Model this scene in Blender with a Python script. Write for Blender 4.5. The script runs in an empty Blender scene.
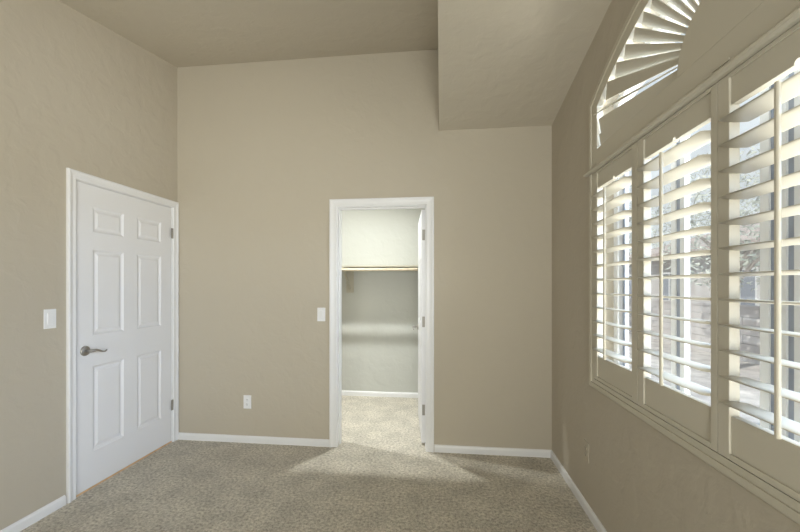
import bpy, bmesh, math, random
from mathutils import Vector, Matrix
random.seed(4)
S = bpy.context.scene
C = S.collection
PI = math.pi

# ------------------------------------------------------------ camera, light, exposure
FPX, VPX, YH, EYE = 370.0, 441.0, 286.0, 1.35
cam_d = bpy.data.cameras.new('camera')
cam = bpy.data.objects.new('camera', cam_d); C.objects.link(cam)
cam_d.sensor_fit = 'HORIZONTAL'; cam_d.sensor_width = 36.0
cam_d.lens = 36.0 * FPX / 800.0
cam_d.shift_y = (YH - 266.0) / 800.0
cam_d.clip_start = 0.02; cam_d.clip_end = 300
cam.location = (0, 0, EYE)
cam.rotation_euler = (PI / 2, 0, math.atan((VPX - 400.0) / FPX))
S.camera = cam

S.view_settings.view_transform = 'Standard'
S.view_settings.look = 'None'
S.view_settings.gamma = 1.0
S.view_settings.use_curve_mapping = False
S.view_settings.exposure = 0.0

W = bpy.data.worlds.new('world'); S.world = W; W.use_nodes = True
wn = W.node_tree; wn.nodes.clear()
wo = wn.nodes.new('ShaderNodeOutputWorld'); wb = wn.nodes.new('ShaderNodeBackground')
tc = wn.nodes.new('ShaderNodeTexCoord'); sp = wn.nodes.new('ShaderNodeSeparateXYZ')
cr = wn.nodes.new('ShaderNodeValToRGB')
cr.color_ramp.elements[0].position = 0.0; cr.color_ramp.elements[0].color = (0.94, 0.95, 0.96, 1)
cr.color_ramp.elements[1].position = 0.8; cr.color_ramp.elements[1].color = (0.72, 0.84, 1.0, 1)
wn.links.new(tc.outputs['Generated'], sp.inputs[0]); wn.links.new(sp.outputs['Z'], cr.inputs[0])
wn.links.new(cr.outputs[0], wb.inputs[0]); wb.inputs[1].default_value = .95
wn.links.new(wb.outputs[0], wo.inputs[0])


def area(name, loc, target, sx, sy, power, col):
    l = bpy.data.lights.new(name, 'AREA'); l.shape = 'RECTANGLE'; l.size = sx; l.size_y = sy
    l.energy = power; l.color = col
    o = bpy.data.objects.new(name, l); C.objects.link(o)
    o.location = loc
    o.rotation_euler = (Vector(target) - Vector(loc)).to_track_quat('-Z', 'Y').to_euler()
    return o


# added lamps standing in for daylight, outside the shutters and the added rear window
area('sky_fill', (3.7, 0.6, 2.7), (0.9, 1.2, 1.3), 3.2, 2.0, 520, (0.70, 0.88, 1.22))
area('ground_fill', (3.1, 0.6, 0.25), (0.9, 1.2, 1.5), 3.2, 1.1, 330, (1.0, 0.95, 0.86))
area('rear_fill', (.35, -2.6, 1.1), (-.5, 2.0, 1.75), 2.0, 1.8, 255, (1.0, 0.97, 0.90))
BULB = 6.0
DOWN = 18.5
sun_d = bpy.data.lights.new('sun', 'SUN'); sun_d.energy = 3.6; sun_d.angle = 0.01; sun_d.color = (1, .95, .88)
sun = bpy.data.objects.new('sun', sun_d); C.objects.link(sun)
sun.rotation_euler = Vector((0.75, 0.45, -0.9)).to_track_quat('-Z', 'Y').to_euler()

# ------------------------------------------------------------ materials
def mat(name, col, rough=0.6, metal=0.0, bump=None, vary=None, spec=0.5):
    m = bpy.data.materials.new(name); m.use_nodes = True
    nt = m.node_tree; b = nt.nodes['Principled BSDF']
    b.inputs['Base Color'].default_value = (*col, 1)
    b.inputs['Roughness'].default_value = rough; b.inputs['Metallic'].default_value = metal
    b.inputs['Specular IOR Level'].default_value = spec
    t = nt.nodes.new('ShaderNodeTexCoord')
    if vary:
        scale, amt = vary
        n = nt.nodes.new('ShaderNodeTexNoise'); n.inputs['Scale'].default_value = scale
        n.inputs['Detail'].default_value = 4
        r = nt.nodes.new('ShaderNodeValToRGB')
        r.color_ramp.elements[0].position = .3; r.color_ramp.elements[1].position = .7
        r.color_ramp.elements[0].color = (*[c * (1 - amt) for c in col], 1)
        r.color_ramp.elements[1].color = (*[min(1, c * (1 + amt)) for c in col], 1)
        nt.links.new(t.outputs['Object'], n.inputs['Vector'])
        nt.links.new(n.outputs['Fac'], r.inputs[0]); nt.links.new(r.outputs[0], b.inputs['Base Color'])
    if bump:
        scale, strength, dist = bump
        n = nt.nodes.new('ShaderNodeTexNoise'); n.inputs['Scale'].default_value = scale
        n.inputs['Detail'].default_value = 3
        bp = nt.nodes.new('ShaderNodeBump'); bp.inputs['Strength'].default_value = strength
        bp.inputs['Distance'].default_value = dist
        nt.links.new(t.outputs['Object'], n.inputs['Vector'])
        nt.links.new(n.outputs['Fac'], bp.inputs['Height']); nt.links.new(bp.outputs[0], b.inputs['Normal'])
    return m


def wall_mat(name, col, stretch=(1, 1, 1)):
    """painted drywall with a low skip-trowel relief"""
    m = bpy.data.materials.new(name); m.use_nodes = True
    nt = m.node_tree; b = nt.nodes['Principled BSDF']
    b.inputs['Base Color'].default_value = (*col, 1); b.inputs['Roughness'].default_value = .75
    b.inputs['Specular IOR Level'].default_value = .3
    t = nt.nodes.new('ShaderNodeTexCoord'); mp = nt.nodes.new('ShaderNodeMapping')
    mp.inputs['Scale'].default_value = stretch
    n1 = nt.nodes.new('ShaderNodeTexNoise'); n1.inputs['Scale'].default_value = 9
    n1.inputs['Detail'].default_value = 5; n1.inputs['Distortion'].default_value = .4
    r1 = nt.nodes.new('ShaderNodeValToRGB')
    r1.color_ramp.elements[0].position = .42; r1.color_ramp.elements[1].position = .62
    n2 = nt.nodes.new('ShaderNodeTexNoise'); n2.inputs['Scale'].default_value = 60
    mx = nt.nodes.new('ShaderNodeMath'); mx.operation = 'MULTIPLY_ADD'; mx.inputs[1].default_value = .25
    bp = nt.nodes.new('ShaderNodeBump'); bp.inputs['Strength'].default_value = .36
    bp.inputs['Distance'].default_value = .004
    L = nt.links.new
    L(t.outputs['Object'], mp.inputs[0]); L(mp.outputs[0], n1.inputs['Vector']); L(t.outputs['Object'], n2.inputs['Vector'])
    L(n1.outputs['Fac'], r1.inputs[0]); L(n2.outputs['Fac'], mx.inputs[0]); L(r1.outputs[0], mx.inputs[2])
    L(mx.outputs[0], bp.inputs['Height']); L(bp.outputs[0], b.inputs['Normal'])
    return m


def carpet_mat():
    m = bpy.data.materials.new('carpet'); m.use_nodes = True
    nt = m.node_tree; b = nt.nodes['Principled BSDF']; L = nt.links.new
    b.inputs['Roughness'].default_value = .95; b.inputs['Specular IOR Level'].default_value = .1
    b.inputs['Sheen Weight'].default_value = .15
    t = nt.nodes.new('ShaderNodeTexCoord')
    v = nt.nodes.new('ShaderNodeTexVoronoi'); v.inputs['Scale'].default_value = 110
    n = nt.nodes.new('ShaderNodeTexNoise'); n.inputs['Scale'].default_value = 55; n.inputs['Detail'].default_value = 5
    n.inputs['Roughness'].default_value = .7
    big = nt.nodes.new('ShaderNodeTexNoise'); big.inputs['Scale'].default_value = 5; big.inputs['Detail'].default_value = 3
    r = nt.nodes.new('ShaderNodeValToRGB')
    r.color_ramp.elements[0].position = .34; r.color_ramp.elements[0].color = (.34, .30, .235, 1)
    r.color_ramp.elements[1].position = .66; r.color_ramp.elements[1].color = (.80, .75, .65, 1)
    e = r.color_ramp.elements.new(.5); e.color = (.60, .55, .46, 1)
    rb = nt.nodes.new('ShaderNodeValToRGB')
    rb.color_ramp.elements[0].position = .35; rb.color_ramp.elements[0].color = (.97, .97, .97, 1)
    rb.color_ramp.elements[1].position = .65; rb.color_ramp.elements[1].color = (1.2, 1.2, 1.2, 1)
    mm = nt.nodes.new('ShaderNodeMix'); mm.data_type = 'RGBA'; mm.blend_type = 'MULTIPLY'; mm.inputs[0].default_value = 1
    ad = nt.nodes.new('ShaderNodeMath'); ad.operation = 'ADD'
    bp = nt.nodes.new('ShaderNodeBump'); bp.inputs['Strength'].default_value = .9; bp.inputs['Distance'].default_value = .012
    for q in (v, n, big): L(t.outputs['Object'], q.inputs['Vector'])
    L(n.outputs['Fac'], r.inputs[0]); L(big.outputs['Fac'], rb.inputs[0])
    L(r.outputs[0], mm.inputs[6]); L(rb.outputs[0], mm.inputs[7]); L(mm.outputs[2], b.inputs['Base Color'])
    L(v.outputs['Distance'], ad.inputs[0]); L(n.outputs['Fac'], ad.inputs[1])
    L(ad.outputs[0], bp.inputs['Height']); L(bp.outputs[0], b.inputs['Normal'])
    return m


def glass_mat():
    m = bpy.data.materials.new('window_glass'); m.use_nodes = True
    nt = m.node_tree; nt.nodes.clear(); L = nt.links.new
    o = nt.nodes.new('ShaderNodeOutputMaterial'); tr = nt.nodes.new('ShaderNodeBsdfTransparent')
    tr.inputs[0].default_value = (.93, .95, .95, 1)
    gl = nt.nodes.new('ShaderNodeBsdfGlossy'); gl.inputs['Roughness'].default_value = .02
    mx = nt.nodes.new('ShaderNodeMixShader'); mx.inputs[0].default_value = .06
    L(tr.outputs[0], mx.inputs[1]); L(gl.outputs[0], mx.inputs[2]); L(mx.outputs[0], o.inputs[0])
    return m


def emit_mat(name, col, s):
    m = bpy.data.materials.new(name); m.use_nodes = True
    b = m.node_tree.nodes['Principled BSDF']
    b.inputs['Emission Color'].default_value = (*col, 1); b.inputs['Emission Strength'].default_value = s
    return m


M = dict(
    wall=wall_mat('wall_paint', (.50, .450, .365)),
    ceil=wall_mat('ceiling_paint', (.57, .52, .43)),
    closet=wall_mat('closet_paint', (.54, .545, .51)),
    white=mat('white_trim_paint', (.80, .80, .81), .38),
    door=mat('white_door_paint', (.80, .80, .82), .42, bump=(180, .08, .001)),
    shutter=mat('shaded_shutter_white', (.57, .53, .435), .42),  # white paint darkened and warmed, its backlit shade put into the colour
    vinyl=mat('window_vinyl', (.72, .72, .72), .4),
    gasket=mat('grey_gasket', (.32, .35, .42), .6),
    nickel=mat('satin_nickel', (.42, .40, .37), .45, 1.0),
    hinge=mat('worn_nickel', (.34, .32, .29), .55, .4),
    plastic=mat('white_plastic', (.82, .82, .83), .35),
    dark=mat('dark_slot', (.04, .035, .03), .6),
    oak=mat('oak_threshold', (.72, .48, .26), .5, vary=(12, .2)),
    rodwood=mat('pale_wood', (.70, .61, .46), .5, vary=(18, .08)),
    shelf=mat('shaded_shelf_paint', (.47, .44, .36), .5),  # darkened so the colour carries the shade along the shelf edge
    carpet=carpet_mat(), glass=glass_mat(),
    gravel=mat('gravel', (.52, .48, .45), .95, vary=(3, .25), bump=(40, .8, .03)),
    stucco=mat('stucco', (.56, .53, .51), .9, vary=(1.2, .06), bump=(30, .4, .01)),
    block=mat('block', (.52, .49, .48), .9, vary=(2, .1)),
    tile=mat('roof_tile', (.46, .39, .36), .85, vary=(6, .2)),
    pane=mat('grey_pane', (.30, .32, .36), .15),
    leaf=mat('leaf', (.50, .52, .47), .8, vary=(4, .2)),
    bark=mat('bark', (.42, .38, .35), .9),
    bulb=emit_mat('lamp_bulb', (1.0, .985, .93), BULB),
)

# ------------------------------------------------------------ helpers
def obj(name, bm, m, parent=None, smooth=False, bevel=0):
    bmesh.ops.recalc_face_normals(bm, faces=bm.faces)
    me = bpy.data.meshes.new(name); bm.to_mesh(me); bm.free()
    me.materials.append(m)
    o = bpy.data.objects.new(name, me); C.objects.link(o)
    if smooth:
        for p in me.polygons: p.use_smooth = True
    if bevel:
        b = o.modifiers.new('bevel', 'BEVEL'); b.width = bevel; b.segments = 2; b.limit_method = 'ANGLE'
    if parent: o.parent = parent
    return o


def thing(name, label, cat, group=None, loc=(0, 0, 0)):
    o = bpy.data.objects.new(name, None); C.objects.link(o); o.location = loc
    o.empty_display_size = .1
    o['label'] = label; o['category'] = cat
    if group: o['group'] = group
    return o


def tag(o, label, cat, group=None):
    o['label'] = label; o['category'] = cat
    if group: o['group'] = group
    return o


def struct(o, label=None, cat=None):
    o['kind'] = 'structure'
    if label: o['label'] = label
    if cat: o['category'] = cat
    return o


def box(bm, x0, x1, y0, y1, z0, z1, mx=None):
    vs = [bm.verts.new(Vector((x, y, z))) for z in (z0, z1) for y in (y0, y1) for x in (x0, x1)]
    if mx is not None:
        for v in vs: v.co = mx @ v.co
    for f in ((0, 1, 3, 2), (4, 6, 7, 5), (0, 4, 5, 1), (2, 3, 7, 6), (0, 2, 6, 4), (1, 5, 7, 3)):
        bm.faces.new([vs[i] for i in f])
    return vs


def bx(*a, **k):
    bm = bmesh.new(); box(bm, *a, **k); return bm


def prism(bm, pts, f0, f1):
    """pts: closed 2-D outline; f0/f1 map (a,b) -> 3-D for the two faces"""
    A = [bm.verts.new(f0(*p)) for p in pts]; B = [bm.verts.new(f1(*p)) for p in pts]
    n = len(pts)
    bm.faces.new(A); bm.faces.new(B[::-1])
    for i in range(n): bm.faces.new((A[i], B[i], B[(i + 1) % n], A[(i + 1) % n]))


def loft(bm, rings, closed=False, caps=True):
    R = [[bm.verts.new(p) for p in r] for r in rings]
    k = len(rings[0]); n = len(R)
    for i in range(n if closed else n - 1):
        a, b = R[i], R[(i + 1) % n]
        for j in range(k): bm.faces.new((a[j], a[(j + 1) % k], b[(j + 1) % k], b[j]))
    if caps and not closed:
        bm.faces.new(R[0]); bm.faces.new(R[-1][::-1])


def tube(bm, pts, r, seg=12):
    pts = [Vector(p) for p in pts]; rings = []
    up = Vector((0, 0, 1))
    for i, p in enumerate(pts):
        d = (pts[min(i + 1, len(pts) - 1)] - pts[max(i - 1, 0)]).normalized()
        a = d.cross(up)
        if a.length < 1e-3: a = d.cross(Vector((1, 0, 0)))
        a.normalize(); b = d.cross(a)
        rr = r[i] if isinstance(r, (list, tuple)) else r
        rings.append([p + (a * math.cos(t) + b * math.sin(t)) * rr for t in [2 * PI * k / seg for k in range(seg)]])
    loft(bm, rings)


def casing(bm, path, prof, axis, base, sign):
    """mitred U-shaped casing; path = inner corner points (h, z), prof = (offset, height)"""
    rings = []
    n = len(path)
    for i, (h, z) in enumerate(path):
        # outward directions
        if i == 0 or i == n - 1:
            d = (-1 if i == 0 else 1, 0)
        elif i == 1: d = (-1, 1)
        else: d = (1, 1)
        ring = []
        for off, ht in prof:
            hh, zz, pp = h + d[0] * off, z + d[1] * off, base + sign * ht
            ring.append(Vector((pp, hh, zz)) if axis == 'x' else Vector((hh, pp, zz)))
        rings.append(ring)
    loft(bm, rings)


# ------------------------------------------------------------ room measures
XL, XR, YB, YR = -2.313, .868, 3.03, -1.1
T = .12                      # partition thickness
XO = 1.035                   # outer face of the window wall
ZB = 3.279                   # ceiling height at the back wall
SL = .188                    # roof pitch
SX = -.016                   # side of the dropped slope
ZD = 2.615                   # low end of the dropped slope
ZT = 3.5
def zceil(y): return ZB - SL * (YB - y)
YM = YB - (ZB - ZD) / (2 * SL)     # ridge where the two slopes meet
CX0, CX1, CY1, CZ = -2.5, .30, 4.47, 3.20   # closet

# floor
o = struct(obj('floor', bx(XL - .3, XO, YR - .1, YB + .0005, -.12, 0), M['carpet']))
o = struct(obj('floor', bx(CX0, CX1, YB + .0005, CY1, -.12, 0), M['carpet']))
# ceiling: main slope, slope over the window bay, the drop between them
bm = bmesh.new()
prism(bm, [(YR - .1, zceil(YR - .1)), (YB + .05, zceil(YB + .05)), (YB + .05, ZT + .1), (YR - .1, ZT + .1)],
      lambda a, b: Vector((XL - .3, a, b)), lambda a, b: Vector((SX, a, b)))
prism(bm, [(YR - .1, zceil(YR - .1)), (YM, zceil(YM)), (YB + .05, ZD - .05 * SL), (YB + .05, ZT + .1), (YR - .1, ZT + .1)],
      lambda a, b: Vector((SX, a, b)), lambda a, b: Vector((XO + .3, a, b)))
struct(obj('ceiling', bm, M['ceil']))

# wall_left with door opening
DY0, DY1, DZ = 2.103, 2.977, 2.038
bm = bmesh.new()
box(bm, XL - T, XL, YR - .1, DY0, 0, ZT); box(bm, XL - T, XL, DY1, YB, 0, ZT); box(bm, XL - T, XL, DY0, DY1, DZ, ZT)
struct(obj('wall_left', bm, M['wall']))
# wall_back with closet opening
OX0, OX1, OZ = -.878, -.108, 2.024
bm = bmesh.new()
box(bm, XL - .3, OX0, YB, YB + T, 0, ZT); box(bm, OX1, XO, YB, YB + T, 0, ZT); box(bm, OX0, OX1, YB, YB + T, OZ, ZT)
struct(obj('wall_back', bm, M['wall']))
# wall_rear, behind the camera, with a wide opening added to let light in
bm = bmesh.new()
RX0, RX1, RZ0, RZ1 = -1.15, .72, .45, 2.2
box(bm, XL - .3, RX0, YR - .12, YR, 0, ZT); box(bm, RX1, XO, YR - .12, YR, 0, ZT)
box(bm, RX0, RX1, YR - .12, YR, 0, RZ0); box(bm, RX0, RX1, YR - .12, YR, RZ1, ZT)
struct(obj('wall_rear', bm, M['wall']))
bm = bmesh.new()
for x0, x1, z0, z1 in ((RX0, RX0 + .05, RZ0, RZ1), (RX1 - .05, RX1, RZ0, RZ1), (RX0 + .05, RX1 - .05, RZ0, RZ0 + .05),
                       (RX0 + .05, RX1 - .05, RZ1 - .05, RZ1), (-.24, -.19, RZ0 + .05, RZ1 - .05)):
    box(bm, x0, x1, YR - .10, YR - .05, z0, z1)
o = struct(obj('rear_fill_window', bm, M['vinyl']))  # unseen window, added so the rear lamp has an opening to shine through
obj('pane', bx(RX0 + .05, RX1 - .05, YR - .078, YR - .072, RZ0 + .05, RZ1 - .05), M['glass'], o)

# wall_right with the arched opening
WC = 1.246                                # centre of the arched window
AZ = .708                                 # centre height of the arch circle
def arc(R, off): return AZ + math.sqrt(R * R - off * off)
def outline(hw, R, zb, n=28):
    """closed outline (y, z), bottom-left first, of an arched opening"""
    p = [(WC + hw, zb)]
    for i in range(n + 1):
        d = hw * (1 - 2 * i / n)
        p.append((WC + d, arc(R, d)))
    p.append((WC - hw, zb))
    return p
HW, RO, ZS = .955, 1.91, .828
def plane_with_hole(bm, x):
    inner = outline(HW, RO, ZS)
    yb, yt = YR - .1, YB
    def q(a): bm.faces.new([bm.verts.new(Vector((x, *p))) for p in a])
    q([(yb, 0), (yt, 0), (yt, ZS), (yb, ZS)])
    q([(WC + HW, ZS), (yt, ZS), (yt, ZT), (WC + HW, ZT)])
    q([(yb, ZS), (WC - HW, ZS), (WC - HW, ZT), (yb, ZT)])
    for i in range(1, len(inner) - 2):
        a, b = inner[i], inner[i + 1]
        q([a, b, (b[0], ZT), (a[0], ZT)])
bm = bmesh.new()
plane_with_hole(bm, XR); plane_with_hole(bm, XO)
inner = outline(HW, RO, ZS)
for i in range(len(inner)):
    a, b = inner[i], inner[(i + 1) % len(inner)]
    bm.faces.new([bm.verts.new(Vector(p)) for p in ((XR, *a), (XR, *b), (XO, *b), (XO, *a))])
for a, b in (((YR - .1, 0), (YB, 0)), ((YB, 0), (YB, ZT)), ((YB, ZT), (YR - .1, ZT)), ((YR - .1, ZT), (YR - .1, 0))):
    bm.faces.new([bm.verts.new(Vector(p)) for p in ((XR, *a), (XR, *b), (XO, *b), (XO, *a))])
bmesh.ops.remove_doubles(bm, verts=bm.verts, dist=1e-5)
struct(obj('wall_right', bm, M['wall']))

# closet shell
struct(obj('wall_closet_back', bx(CX0 - .1, CX1 + .1, CY1, CY1 + .1, 0, CZ), M['closet']))
struct(obj('wall_closet_left', bx(CX0 - .1, CX0, YB + T, CY1, 0, CZ), M['closet']))
struct(obj('wall_closet_right', bx(CX1, CX1 + .1, YB + T, CY1, 0, CZ), M['closet']))
struct(obj('ceiling_closet', bx(CX0 - .1, CX1 + .1, YB + T, CY1 + .1, CZ, CZ + .1), M['closet']))

# baseboards
def baseboard(name, axis, base, sign, h0, h1, m=M['white']):
    bm = bmesh.new()
    prof = [(0, 0), (.013, 0), (.013, .042), (.010, .051), (.006, .057), (0, .059)]
    rings = []
    for h in (h0, h1):
        rings.append([Vector((base + sign * a, h, z)) if axis == 'x' else Vector((h, base + sign * a, z)) for a, z in prof])
    loft(bm, rings)
    return struct(obj(name, bm, m))
baseboard('baseboard_left', 'x', XL, 1, YR, 2.044)
baseboard('baseboard_back_left', 'y', YB, -1, XL, -.931)
baseboard('baseboard_back_right', 'y', YB, -1, -.054, XR)
baseboard('baseboard_right', 'x', XR, -1, YR, YB)
baseboard('baseboard_closet', 'y', CY1, -1, CX0, CX1)

# ------------------------------------------------------------ casings and jambs
PROF = [(0, 0), (0, .010), (.006, .013), (.030, .0115), (.046, .014), (.056, .019), (.068, .020), (.075, .016), (.075, 0)]
bm = bmesh.new()
casing(bm, [(-.867, 0), (-.867, 2.014), (-.119, 2.014), (-.119, 0)], [(o * .83, h) for o, h in PROF], 'y', YB, -1)
t1 = struct(obj('trim_1', bm, M['white']))
bm = bmesh.new()                          # closet jamb, with stop
for a in ((OX0, -.861, 0, OZ), (-.125, OX1, 0, OZ), (-.861, -.125, 2.009, OZ)):
    box(bm, a[0], a[1], YB - .001, YB + T + .001, a[2], a[3])
for a in ((-.861, -.852, 0, 2.009), (-.132, -.125, 0, 2.009), (-.852, -.132, 2.000, 2.009)):
    box(bm, a[0], a[1], YB + .045, YB + .08, a[2], a[3])
struct(obj('trim_2', bm, M['white']))
PROF2 = [(o * .72, h) for o, h in PROF]
bm = bmesh.new()
casing(bm, [(2.109, 0), (2.109, 2.030), (2.971, 2.030), (2.971, 0)], PROF2, 'x', XL, 1)
struct(obj('trim_3', bm, M['white']))
bm = bmesh.new()
for a in ((DY0, 2.115, 0, DZ), (2.965, DY1, 0, DZ), (2.115, 2.965, 2.026, DZ)):
    box(bm, XL - T - .001, XL + .001, a[0], a[1], a[2], a[3])
for a in ((2.115, 2.135, 0, 2.026), (2.945, 2.965, 0, 2.026), (2.135, 2.945, 2.006, 2.026)):
    box(bm, XL - .08, XL - .044, a[0], a[1], a[2], a[3])
struct(obj('trim_4', bm, M['white']))
struct(obj('trim_5', bx(XL - .115, XL - .002, 2.116, 2.964, 0, .010), M['oak']))

# ------------------------------------------------------------ six panel doors
def panel_door_bm(w, z0, z1, t, cols, rows):
    """door lying in the local x-z plane, thickness along y from 0 (front) to t"""
    bm = bmesh.new()
    xs = [0] + [c for pr in cols for c in pr] + [w]
    zs = [z0] + [r for pr in rows for r in pr] + [z1]
    for side in (0, 1):
        yf = 0 if side == 0 else t
        inn = 1 if side == 0 else -1
        for i in range(len(xs) - 1):
            for j in range(len(zs) - 1):
                a0, a1, b0, b1 = xs[i], xs[i + 1], zs[j], zs[j + 1]
                if i % 2 == 1 and j % 2 == 1:
                    loops = []
                    for ins, dep in ((0, 0), (.006, .004), (.014, .009), (.024, .009), (.040, .003)):
                        loops.append([bm.verts.new(Vector((x, yf + inn * dep, z))) for x, z in
                                      ((a0 + ins, b0 + ins), (a1 - ins, b0 + ins), (a1 - ins, b1 - ins), (a0 + ins, b1 - ins))])
                    for l in range(len(loops) - 1):
                        for k in range(4):
                            bm.faces.new((loops[l][k], loops[l][(k + 1) % 4], loops[l + 1][(k + 1) % 4], loops[l + 1][k]))
                    bm.faces.new(loops[-1])
                else:
                    bm.faces.new([bm.verts.new(Vector((x, yf, z))) for x, z in ((a0, b0), (a1, b0), (a1, b1), (a0, b1))])
    for (xa, za), (xb, zb) in (((0, z0), (w, z0)), ((w, z0), (w, z1)), ((w, z1), (0, z1)), ((0, z1), (0, z0))):
        bm.faces.new([bm.verts.new(Vector(p)) for p in ((xa, 0, za), (xb, 0, zb), (xb, t, zb), (xa, t, za))])
    bmesh.ops.remove_doubles(bm, verts=bm.verts, dist=1e-5)
    return bm

def lever_handle(parent, mx, flip=1):
    """rose, neck and wave lever; local +x along the lever, -y out of the door"""
    bm = bmesh.new()
    rings = []
    for y, r in ((0, .033), (-.004, .033), (-.009, .030), (-.012, .020), (-.013, .012)):
        rings.append([mx @ Vector((r * math.cos(a), y, r * math.sin(a))) for a in [2 * PI * k / 28 for k in range(28)]])
    loft(bm, rings)
    rose = obj('rose', bm, M['nickel'], parent, smooth=False, bevel=0)
    bm = bmesh.new()
    pts = [(0, -.010, 0), (0, -.030, 0), (0, -.044, 0), (.012, -.051, .001), (.032, -.052, .002), (.054, -.052, -.005), (.076, -.052, -.015), (.096, -.051, -.018), (.112, -.048, -.010)]
    rr = [.010, .0095, .0100, .0095, .0082, .0068, .0056, .005, .004]
    tube(bm, [mx @ Vector((p[0] * flip, p[1], p[2])) for p in pts], rr, 14)
    obj('lever', bm, M['nickel'], parent, smooth=True)

def hinge(parent, p, axis_dir, h=.089):
    """barrel with knuckle lines plus one leaf"""
    bm = bmesh.new()
    for k in range(5):
        z0 = p[2] - h / 2 + k * h / 5
        tube(bm, [(p[0], p[1], z0 + .0006), (p[0], p[1], z0 + h / 5 - .0006)], .0062, 12)
    q = Vector((p[0], p[1], 0)) + Vector(axis_dir) * .016
    x0, x1 = sorted((p[0], q.x)); y0, y1 = sorted((p[1], q.y))
    if x1 - x0 < .002: x0 -= .0012; x1 += .0012
    if y1 - y0 < .002: y0 -= .0012; y1 += .0012
    box(bm, x0, x1, y0, y1, p[2] - h / 2, p[2] + h / 2)
    return obj('hinge', bm, M['hinge'], parent)

# closed door in the left wall
d1 = struct(thing('door_1', 'closed white six panel door in the left wall', 'door', loc=(XL - .004, 2.118, 0)))
W1 = .844
bm = panel_door_bm(W1, .012, 2.023, .036, [(.118, .362), (.482, .726)], [(.245, .815), (1.02, 1.595), (1.71, 1.880)])
mx = Matrix(((0, -1, 0, 0), (1, 0, 0, 0), (0, 0, 1, 0), (0, 0, 0, 1)))
for v in bm.verts: v.co = mx @ v.co      # local x -> +Y, local y -> -X
s1 = obj('slab', bm, M['door'], d1)
hmx = Matrix.Translation((0, .062, .925)) @ Matrix(((0, -1, 0, 0), (1, 0, 0, 0), (0, 0, 1, 0), (0, 0, 0, 1)))
lever_handle(d1, hmx)
hinge(d1, (.009, W1 + .003, 1.805), (0, -1, 0)); hinge(d1, (.009, W1 + .003, .322), (0, -1, 0))

# open closet door, hinged on the right jamb and swung into the closet
d2 = struct(thing('door_2', 'open white six panel door swung into the closet', 'door', loc=(-.128, YB + T + .004, 0)))
W2 = .70
bm = panel_door_bm(W2, .014, 2.000, .035, [(.10, .30), (.40, .60)], [(.245, .815), (1.02, 1.595), (1.71, 1.880)])
OPEN = math.radians(90 + 6.0)
# local x runs away from the hinge, local y (0..t) towards +x room side
rot = Matrix.Rotation(OPEN, 4, 'Z')
for v in bm.verts:
    c = v.co.copy(); v.co = rot @ Vector((c.x + .002, .036 - c.y, c.z))
obj('slab', bm, M['door'], d2)
hm = rot @ Matrix.Translation((W2 - .06, .036, .935)) @ Matrix(((-1, 0, 0, 0), (0, -1, 0, 0), (0, 0, 1, 0), (0, 0, 0, 1)))
lever_handle(d2, hm, 1)
hm = rot @ Matrix.Translation((W2 - .06, .001, .935))
lever_handle(d2, hm, -1)
for z in (1.785, 1.045, .295):
    bm = bmesh.new()
    box(bm, -.0305, -.0005, -.0035, -.0005, z - .045, z + .045)
    for k in range(5):
        z0 = z - .045 + k * .018
        tube(bm, [(.006, -.004, z0 + .0006), (.006, -.004, z0 + .0174)], .006, 10)
    obj('hinge', bm, M['hinge'], d2)

# ------------------------------------------------------------ window behind the shutters
def ring_bm(bm, o_out, o_in, x0, x1):
    """solid frame between two outlines of the same point count"""
    n = len(o_out)
    rings = []
    for i in range(n):
        a, b = o_out[i], o_in[i]
        rings.append([Vector((x0, *a)), Vector((x1, *a)), Vector((x1, *b)), Vector((x0, *b))])
    loft(bm, rings, closed=True)

win = thing('window_1', 'arched window behind the white plantation shutters', 'window', loc=(0, 0, 0))
struct(win)
bm = bmesh.new()
ring_bm(bm, outline(HW, RO, ZS), outline(HW - .05, RO - .05, ZS + .05), .965, 1.022)
box(bm, .965, 1.022, WC - HW + .04, WC + HW - .04, 1.985, 2.045)
obj('window_frame', bm, M['vinyl'], win)
def vbar(y0, y1, m, name, x0=.975, x1=1.018):
    obj(name, bx(x0, x1, y0, y1, ZS + .045, 1.99), m, win)
vbar(1.3820, 1.4100, M['vinyl'], 'sash_stile', .985, 1.006)
vbar(1.2340, 1.2660, M['vinyl'], 'sash_stile', .985, 1.012)
vbar(1.2142, 1.2338, M['gasket'], 'gasket', .990, 1.008)
vbar(1.1770, 1.2140, M['vinyl'], 'sash_stile', .985, 1.012)
vbar(1.1542, 1.1768, M['gasket'], 'gasket', .990, 1.008)
vbar(1.1200, 1.1540, M['vinyl'], 'sash_stile', .985, 1.012)
vbar(1.6820, 1.7130, M['vinyl'], 'sash_stile', .985, 1.012)
vbar(1.6532, 1.6818, M['gasket'], 'gasket', .990, 1.008)
vbar(1.6250, 1.6530, M['vinyl'], 'sash_stile', .985, 1.006)
vbar(1.9100, 1.9450, M['vinyl'], 'sash_stile', .985, 1.006)
vbar(2.1640, 2.2050, M['vinyl'], 'sash_stile', .985, 1.012)
vbar(2.1252, 2.1638, M['gasket'], 'gasket', .990, 1.008)
vbar(.79, .825, M['vinyl'], 'sash_stile', .985, 1.012); vbar(.8252, .84, M['gasket'], 'gasket', .990, 1.008)
bm = bmesh.new()
prism(bm, outline(HW - .049, RO - .049, ZS + .049), lambda a, b: Vector((.995, a, b)), lambda a, b: Vector((.999, a, b)))
obj('pane', bm, M['glass'], win)

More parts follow.
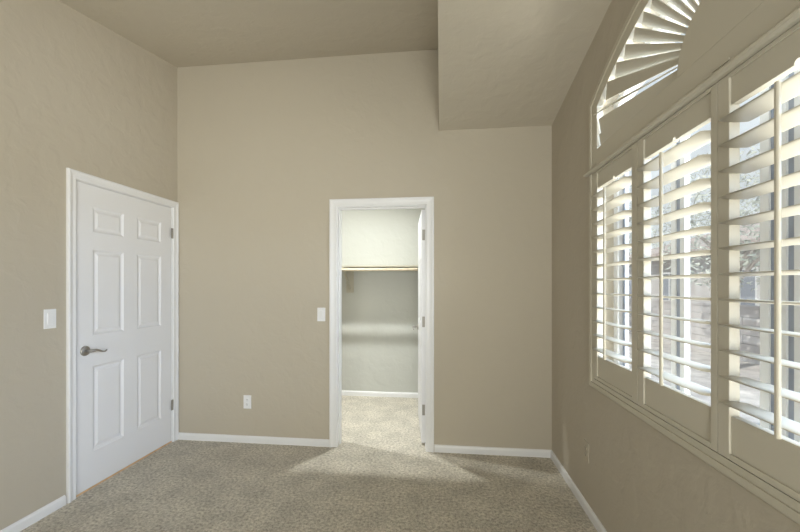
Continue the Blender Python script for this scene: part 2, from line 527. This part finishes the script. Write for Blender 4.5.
# ------------------------------------------------------------ shutter surround
bm = bmesh.new()
def O(hw, R, zb): return outline(hw, R, zb)
o0, o1, o2, o3 = O(1.009, 1.962, .776), O(1.003, 1.956, .782), O(.972, 1.925, .806), O(.944, 1.897, .829)
n = len(o0); rings = []
for i in range(n):
    rings.append([Vector((XR, *o0[i])), Vector((.856, *o0[i])), Vector((.850, *o1[i])), Vector((.848, *o2[i])), Vector((.855, *o2[i])),
                  Vector((.855, *o3[i])), Vector((.905, *o3[i])), Vector((.905, *O(.953, 1.908, .8285)[i])), Vector((XR, *O(.953, 1.908, .8285)[i]))])
loft(bm, rings, closed=True)
struct(obj('trim_6', bm, M['shutter']), 'shade-toned white moulded frame around the arched shutters')
# ledge across the frame under the arched shutter
bm = bmesh.new()
prof = [(.905, 1.983), (.838, 1.983), (.828, 1.988), (.826, 1.996), (.832, 2.003), (.905, 2.003)]
prism(bm, prof, lambda a, b: Vector((a, WC - .943, b)), lambda a, b: Vector((a, WC + .943, b)))
prof2 = [(.847, 1.983), (.838, 1.983), (.828, 1.988), (.826, 1.996), (.832, 2.003), (.847, 2.003)]
for s in (-1, 1):
    prism(bm, prof2, lambda a, b: Vector((a, WC + s * .943, b)), lambda a, b: Vector((a, WC + s * 1.024, b)))
struct(obj('trim_7', bm, M['shutter']), 'shade-toned white ledge rail between square shutters and arched shutter')

# ------------------------------------------------------------ shutter panels
XF, XBK = .850, .880
PZ0, PZ1 = .834, 1.981
def shutter_panel(y1, y0, sl, sr, label):
    """y1 far edge, y0 near edge, sl / sr stile widths at far and near edge"""
    yc = (y1 - sl + y0 + sr) / 2
    t = thing('shutter_panel', label, 'shutter', 'hinged louvered shutter panels', loc=(XF, (y0 + y1) / 2, PZ0))
    off = -Vector(t.location)
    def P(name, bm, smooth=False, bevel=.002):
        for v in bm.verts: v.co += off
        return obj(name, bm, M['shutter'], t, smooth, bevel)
    P('stile', bx(XF, XBK, y1 - sl, y1 - .0008, PZ0, PZ1))
    P('stile', bx(XF, XBK, y0 + .0008, y0 + sr, PZ0, PZ1))
    ya, yb = y0 + sr + .0003, y1 - sl - .0003
    bm = bmesh.new()                       # bottom rail, recessed field with a bead below
    box(bm, XF + .006, XBK, ya, yb, PZ0, .964); box(bm, XF, XF + .0055, ya, yb, PZ0, .853)
    P('bottom_rail', bm)
    bm = bmesh.new()                       # top rail with the notch that clears the tilt rod
    pts = [(ya, 1.888), (yc - .010, 1.888)] + [(yc - .010 * math.cos(a), 1.888 + .012 * math.sin(a)) for a in [PI * k / 10 for k in range(1, 10)]] + \
          [(yc + .010, 1.888), (yb, 1.888), (yb, PZ1), (ya, PZ1)]
    prism(bm, pts, lambda a, b: Vector((XF + .006, a, b)), lambda a, b: Vector((XBK, a, b)))
    box(bm, XF, XF + .0055, ya, yb, 1.968, PZ1)
    P('top_rail', bm, bevel=.0015)
    th = math.radians(3.5)
    for k in range(12):
        z = 1.006 + .076 * k
        bm = bmesh.new(); rings = []
        for y in (ya + .001, yb - .001):
            ring = []
            for j in range(20):
                a = 2 * PI * j / 20
                u = .0445 * math.cos(a); w = .0048 * math.sin(a)
                ring.append(Vector((.862 + u * math.cos(th) + w * math.sin(th), y, z - .0025 - u * math.sin(th) + w * math.cos(th))))
            rings.append(ring)
        loft(bm, rings)
        l = P('louver', bm, smooth=False, bevel=0)
        me = l.data
        for p in me.polygons: p.use_smooth = len(p.vertices) == 4
    bm = bmesh.new()
    pr = [(-.006, -.004), (.006, -.004), (.006, .002), (.003, .005), (-.003, .005), (-.006, .002)]
    prism(bm, pr, lambda a, b: Vector((.8115 - b, yc + a, .980)), lambda a, b: Vector((.8115 - b, yc + a, 1.846)))
    P('tilt_rod', bm, bevel=.0008)
    return t
shutter_panel(2.187, 1.7155, .050, .050, 'farthest louvered shutter panel, nearest the corner with the back wall')
shutter_panel(1.7145, 1.2465, .048, .029, 'middle one of the three visible louvered shutter panels, second from the back corner')
shutter_panel(1.2455, .7375, .046, .050, 'nearest visible louvered shutter panel, cut by the right edge of the photo')
shutter_panel(.7365, .305, .050, .050, 'fourth louvered shutter panel, next to the camera beyond the right edge')

# ------------------------------------------------------------ arched sunburst shutter
fan = thing('arched_shutter', 'arched sunburst shutter with radiating slats above the louvered panels', 'shutter', loc=(XF, WC, 2.005))
offv = -Vector(fan.location)
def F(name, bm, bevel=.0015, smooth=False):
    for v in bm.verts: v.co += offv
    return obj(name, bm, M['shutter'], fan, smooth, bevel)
FZ = 2.104
bm = bmesh.new()
ring_bm(bm, O(.941, 1.894, 2.0045), O(.892, 1.857, FZ), XF, XBK)
F('frame', bm)
HR = .2
bm = bmesh.new()
pts = [(WC + HR * math.cos(a), FZ + .0005 + HR * math.sin(a)) for a in [PI * k / 32 for k in range(33)]]
prism(bm, pts, lambda a, b: Vector((XF + .001, a, b)), lambda a, b: Vector((XBK - .001, a, b)))
F('hub', bm)
def rmax(a):
    """distance from hub centre to the frame at angle a"""
    c, s = math.cos(a), math.sin(a)
    best = .888 / abs(c) if abs(c) > 1e-6 else 99
    dz = FZ - AZ
    disc = (dz * s) ** 2 - (dz * dz - 1.853 ** 2)
    return min(best, -dz * s + math.sqrt(disc))
bounds = [0.6, 5.0, 10.4] + [15.8 + 5.69 * k for k in range(14)]
bounds = bounds + [180 - b for b in reversed(bounds[:-1])]
bounds = sorted(set(round(b, 3) for b in bounds))
for i in range(len(bounds) - 1):
    a0, a1 = math.radians(bounds[i]), math.radians(bounds[i + 1])
    if a1 - a0 < .01: continue
    am = (a0 + a1) / 2; d = (a1 - a0) / 2
    low = min(am, PI - am)
    tilt = math.radians(24); cov = 1.0
    if low < math.radians(10.4): tilt = math.radians(8); cov = .97
    elif low < math.radians(15.8): tilt = math.radians(-54)
    left = am < PI / 2
    bm = bmesh.new()
    nst = 8; rings = []
    for q in range(nst + 1):
        f = q / nst
        ring = []
        for side, thk in ((-1, -1), (1, -1), (1, 1), (-1, 1)):
            aa = am + side * d * cov * math.cos(tilt) * .99
            r0 = HR + .003; r1 = rmax(aa) - .002
            r = r0 + (r1 - r0) * f
            up = side if left else -side      # +1 on the upper edge of the slat
            x = .866 - up * r * d * math.sin(tilt) + thk * .003
            ring.append(Vector((x, WC + r * math.cos(aa), FZ + r * math.sin(aa))))
        rings.append(ring)
    loft(bm, rings)
    F('slat', bm, bevel=0)
for yy in (2.17, 1.23):
    F('catch', bx(XF - .004, XF - .0003, yy - .035, yy + .035, 2.020, 2.028), bevel=.001)

# ------------------------------------------------------------ switches and outlets
def plate(name, label, cat, kind, origin, face, m=M['plastic'], group=None):
    """face: 'x+' / 'x-' / 'y-' direction the plate looks"""
    t = thing(name, label, cat, group, loc=origin)
    R = {'y-': Matrix.Identity(4), 'x+': Matrix.Rotation(PI / 2, 4, 'Z'), 'x-': Matrix.Rotation(-PI / 2, 4, 'Z')}[face]
    t.rotation_euler = R.to_euler()
    obj('cover_plate', bx(-.035, .035, -.0055, 0, -.0575, .0575), m, t, bevel=.0025)
    if kind == 'switch':
        bm = bmesh.new()
        A = [(-.0165, -.0335), (.0165, -.0335), (.0165, .0335), (-.0165, .0335)]
        prism(bm, A, lambda a, b: Vector((a, -.0052, b)), lambda a, b: Vector((a * .96, -.0085 - b * .05, b * .98)))
        obj('rocker', bm, m, t, bevel=.0008)
        for s in (-1, 1):
            bm = bmesh.new(); tube(bm, [(0, -.0054, s * .048), (0, -.0064, s * .048)], .003, 10); obj('screw', bm, m, t)
    else:
        for s in (-1, 1):
            bm = bmesh.new()
            pts = []
            for k in range(24):
                a = 2 * PI * k / 24
                pts.append((max(-.0165, min(.0165, .0185 * math.cos(a))), s * .0195 + .0142 * math.sin(a)))
            prism(bm, pts, lambda a, b: Vector((a, -.0053, b)), lambda a, b: Vector((a, -.0082, b)))
            r = obj('receptacle', bm, m, t)
            for x, h in ((-.0065, .0045), (.0065, .0038)):
                obj('slot', bx(x - .0011, x + .0011, -.0088, -.00815, s * .0195 + .003 - h, s * .0195 + .003 + h), M['dark'], r)
            bm = bmesh.new(); tube(bm, [(0, -.0081, s * .0195 - .0075), (0, -.0088, s * .0195 - .0075)], .0026, 10)
            obj('slot', bm, M['dark'], r)
        bm = bmesh.new(); tube(bm, [(0, -.0054, 0), (0, -.0064, 0)], .003, 10); obj('screw', bm, m, t)
    return t
plate('light_switch', 'white rocker light switch on the left wall beside the closed door', 'light switch', 'switch', (XL, 1.957, 1.155), 'x+')
plate('light_switch', 'white rocker light switch on the back wall beside the closet doorway', 'light switch', 'switch', (-1.003, YB, 1.110), 'y-')
plate('wall_outlet', 'white wall outlet low on the back wall between the two doors', 'outlet', 'outlet', (-1.660, YB, .350), 'y-')
plate('wall_outlet', 'outlet painted in wall colour, low on the right wall under the window', 'outlet', 'outlet', (XR, 2.325, .362), 'x-', M['wall'])

# ------------------------------------------------------------ closet fittings
SZ = 1.568
tag(obj('closet_shelf', bx(CX0, CX1, 4.165, CY1, SZ, SZ + .018), M['shelf'], bevel=.002),
    'long pale shelf on the closet back wall above the hanging rod', 'shelf')
bm = bmesh.new(); tube(bm, [(CX0, 4.125, 1.535), (CX1, 4.125, 1.535)], .0165, 20)
tag(obj('closet_rod', bm, M['rodwood'], smooth=True), 'pale wooden hanging rod under the front of the closet shelf', 'closet rod')
def bracket(x, label):
    br = thing('shelf_bracket', label, 'bracket', 'closet shelf brackets', loc=(x, CY1, SZ))
    obj('wall_plate', bx(-.045, .045, -.018, -.0003, -.30, -.0005), M['shelf'], br, bevel=.002)
    bm = bmesh.new()
    box(bm, -.010, .010, -.345, -.0185, -.012, -.0006)
    pts = [(-.0185, -.27), (-.0185, -.24), (-.315, -.012), (-.345, -.012)]
    prism(bm, pts, lambda a, b: Vector((-.008, a, b)), lambda a, b: Vector((.008, a, b)))
    for k in range(8):                     # hook under the rod
        a0, a1 = PI + PI * k / 8, PI + PI * (k + 1) / 8
        c = Vector((0, -.345, -.033))
        q = [c + Vector((0, r * math.cos(a), r * math.sin(a))) for r, a in ((.0172, a0), (.0172, a1), (.022, a1), (.022, a0))]
        A = [bm.verts.new(p + Vector((-.008, 0, 0))) for p in q]; B = [bm.verts.new(p + Vector((.008, 0, 0))) for p in q]
        bm.faces.new(A); bm.faces.new(B[::-1])
        for j in range(4): bm.faces.new((A[j], B[j], B[(j + 1) % 4], A[(j + 1) % 4]))
    obj('bracket_arm', bm, M['shelf'], br)
bracket(-1.112, 'shelf bracket seen through the doorway under the left of the closet shelf')

# closet lamps (flush round fittings)
LAMPS = [(-.60, 3.46), (-1.76, 3.46)]
for i, (x, y) in enumerate(LAMPS):
    t = thing('ceiling_lamp', ['closet ceiling lamp just inside the doorway', 'closet ceiling lamp at the far left of the closet'][i],
              'ceiling lamp', 'closet ceiling lamps', loc=(x, y, CZ))
    def lathe(prof):
        bm = bmesh.new()
        loft(bm, [[Vector((r * math.cos(a), r * math.sin(a), z)) for a in [2 * PI * k / 32 for k in range(32)]] for z, r in prof])
        return bm
    obj('housing', lathe(((-.0005, .105), (-.020, .105), (-.030, .098), (-.034, .080))), M['plastic'], t)
    obj('diffuser', lathe(((-.0345, .072), (-.040, .070), (-.044, .050), (-.046, .002))), M['bulb'], t)
    ld = bpy.data.lights.new('downlight', 'AREA'); ld.shape = 'DISK'; ld.size = .075; ld.energy = DOWN * (1.0, 1.7)[i]
    ld.color = (.96, 1.0, .98); ld.spread = math.radians((105, 135)[i])
    lo = bpy.data.objects.new('downlight', ld); C.objects.link(lo); lo.parent = t; lo.location = (0, 0, -.050)

# ------------------------------------------------------------ outside
GZ = -.35
struct(obj('ground', bx(XO + .01, 60, -20, 70, GZ - .2, GZ), M['gravel']))
# low block wall running away from the house
bm = bmesh.new()
for k in range(22):
    for j in range(6):
        x0 = 6.8; y0 = 2 + k * .9 + (.45 if j % 2 else 0)
        box(bm, x0, x0 + .2, y0 + .006, y0 + .894, GZ + j * .2 + .004, GZ + j * .2 + .196)
box(bm, 6.78, 7.02, 1.9, 22.3, GZ + 1.2, GZ + 1.26)
tag(obj('garden_wall', bm, M['block']), 'grey block garden wall outside the shuttered window', 'wall')
# neighbouring house
hs = thing('house', 'neighbouring stucco house with a tiled roof seen through the shutters', 'house', loc=(15, 15, GZ))
bm = bmesh.new()
box(bm, -5, 5, -7, 7, 0, 3.0)
obj('house_wall', bm, M['stucco'], hs)
bm = bmesh.new()
e = [Vector((-5.6, -7.6, 2.95)), Vector((5.6, -7.6, 2.95)), Vector((5.6, 7.6, 2.95)), Vector((-5.6, 7.6, 2.95))]
e2 = [v + Vector((0, 0, .18)) for v in e]
ev = [bm.verts.new(v) for v in e]; ev2 = [bm.verts.new(v) for v in e2]
ra, rb_ = bm.verts.new(Vector((0, -2.4, 4.9))), bm.verts.new(Vector((0, 2.4, 4.9)))
bm.faces.new(ev)
for i in range(4): bm.faces.new((ev[i], ev[(i + 1) % 4], ev2[(i + 1) % 4], ev2[i]))
bm.faces.new((ev2[0], ev2[1], ra)); bm.faces.new((ev2[1], ev2[2], rb_, ra)); bm.faces.new((ev2[2], ev2[3], rb_)); bm.faces.new((ev2[3], ev2[0], ra, rb_))
obj('roof', bm, M['tile'], hs)
for y in (-5, -1.4, 2.4, 5.4):
    bm = bmesh.new()
    for a in ((y - .75, y + .75, .9, .98), (y - .75, y + .75, 2.22, 2.3), (y - .75, y - .67, .98, 2.22), (y + .67, y + .75, .98, 2.22), (y - .03, y + .03, .98, 2.22)):
        box(bm, -5.08, -5.001, a[0], a[1], a[2], a[3])
    w = obj('window', bm, M['vinyl'], hs)
    obj('pane', bx(-5.03, -5.002, y - .66, y + .66, .985, 2.215), M['pane'], w)
for x in (-3, 1.5):
    bm = bmesh.new()
    for a in ((x - .75, x + .75, .9, .98), (x - .75, x + .75, 2.22, 2.3), (x - .75, x - .67, .98, 2.22), (x + .67, x + .75, .98, 2.22), (x - .03, x + .03, .98, 2.22)):
        box(bm, a[0], a[1], -7.08, -7.001, a[2], a[3])
    w = obj('window', bm, M['vinyl'], hs)
    obj('pane', bx(x - .66, x + .66, -7.03, -7.002, .985, 2.215), M['pane'], w)

def tree(x, y, h, r, label, seed):
    rnd = random.Random(seed)
    t = thing('tree', label, 'tree', 'garden trees', loc=(x, y, GZ))
    bm = bmesh.new()
    tube(bm, [(0, 0, 0), (.05, .03, h * .25), (-.03, .05, h * .5), (.02, 0, h * .75)], [.13, .10, .08, .03], 10)
    for k in range(7):
        a = rnd.uniform(0, 2 * PI); z = h * rnd.uniform(.35, .6)
        tube(bm, [(0, .02, z), (r * .35 * math.cos(a), r * .35 * math.sin(a), z + h * .12), (r * .7 * math.cos(a), r * .7 * math.sin(a), z + h * .2)], [.05, .03, .012], 7)
    obj('trunk', bm, M['bark'], t)
    bm = bmesh.new()
    for k in range(3800):
        v = Vector((rnd.gauss(0, 1), rnd.gauss(0, 1), rnd.gauss(0, 1))).normalized() * (rnd.random() ** .45)
        p = Vector((v.x * r, v.y * r, h * .68 + v.z * h * .34))
        s = rnd.uniform(.035, .075)
        a = Vector((rnd.gauss(0, 1), rnd.gauss(0, 1), rnd.gauss(0, 1))).normalized()
        b = a.orthogonal().normalized()
        vs = [bm.verts.new(p + q) for q in (a * s, b * s * .45, -a * s, -b * s * .45)]
        bm.faces.new(vs)
    obj('foliage', bm, M['leaf'], t)
tree(6.0, 8.4, 4.6, 1.5, 'leafy garden tree nearest the shuttered window', 1)
tree(5.2, 13.0, 5.2, 1.8, 'leafy garden tree standing farther off outside the window', 2)
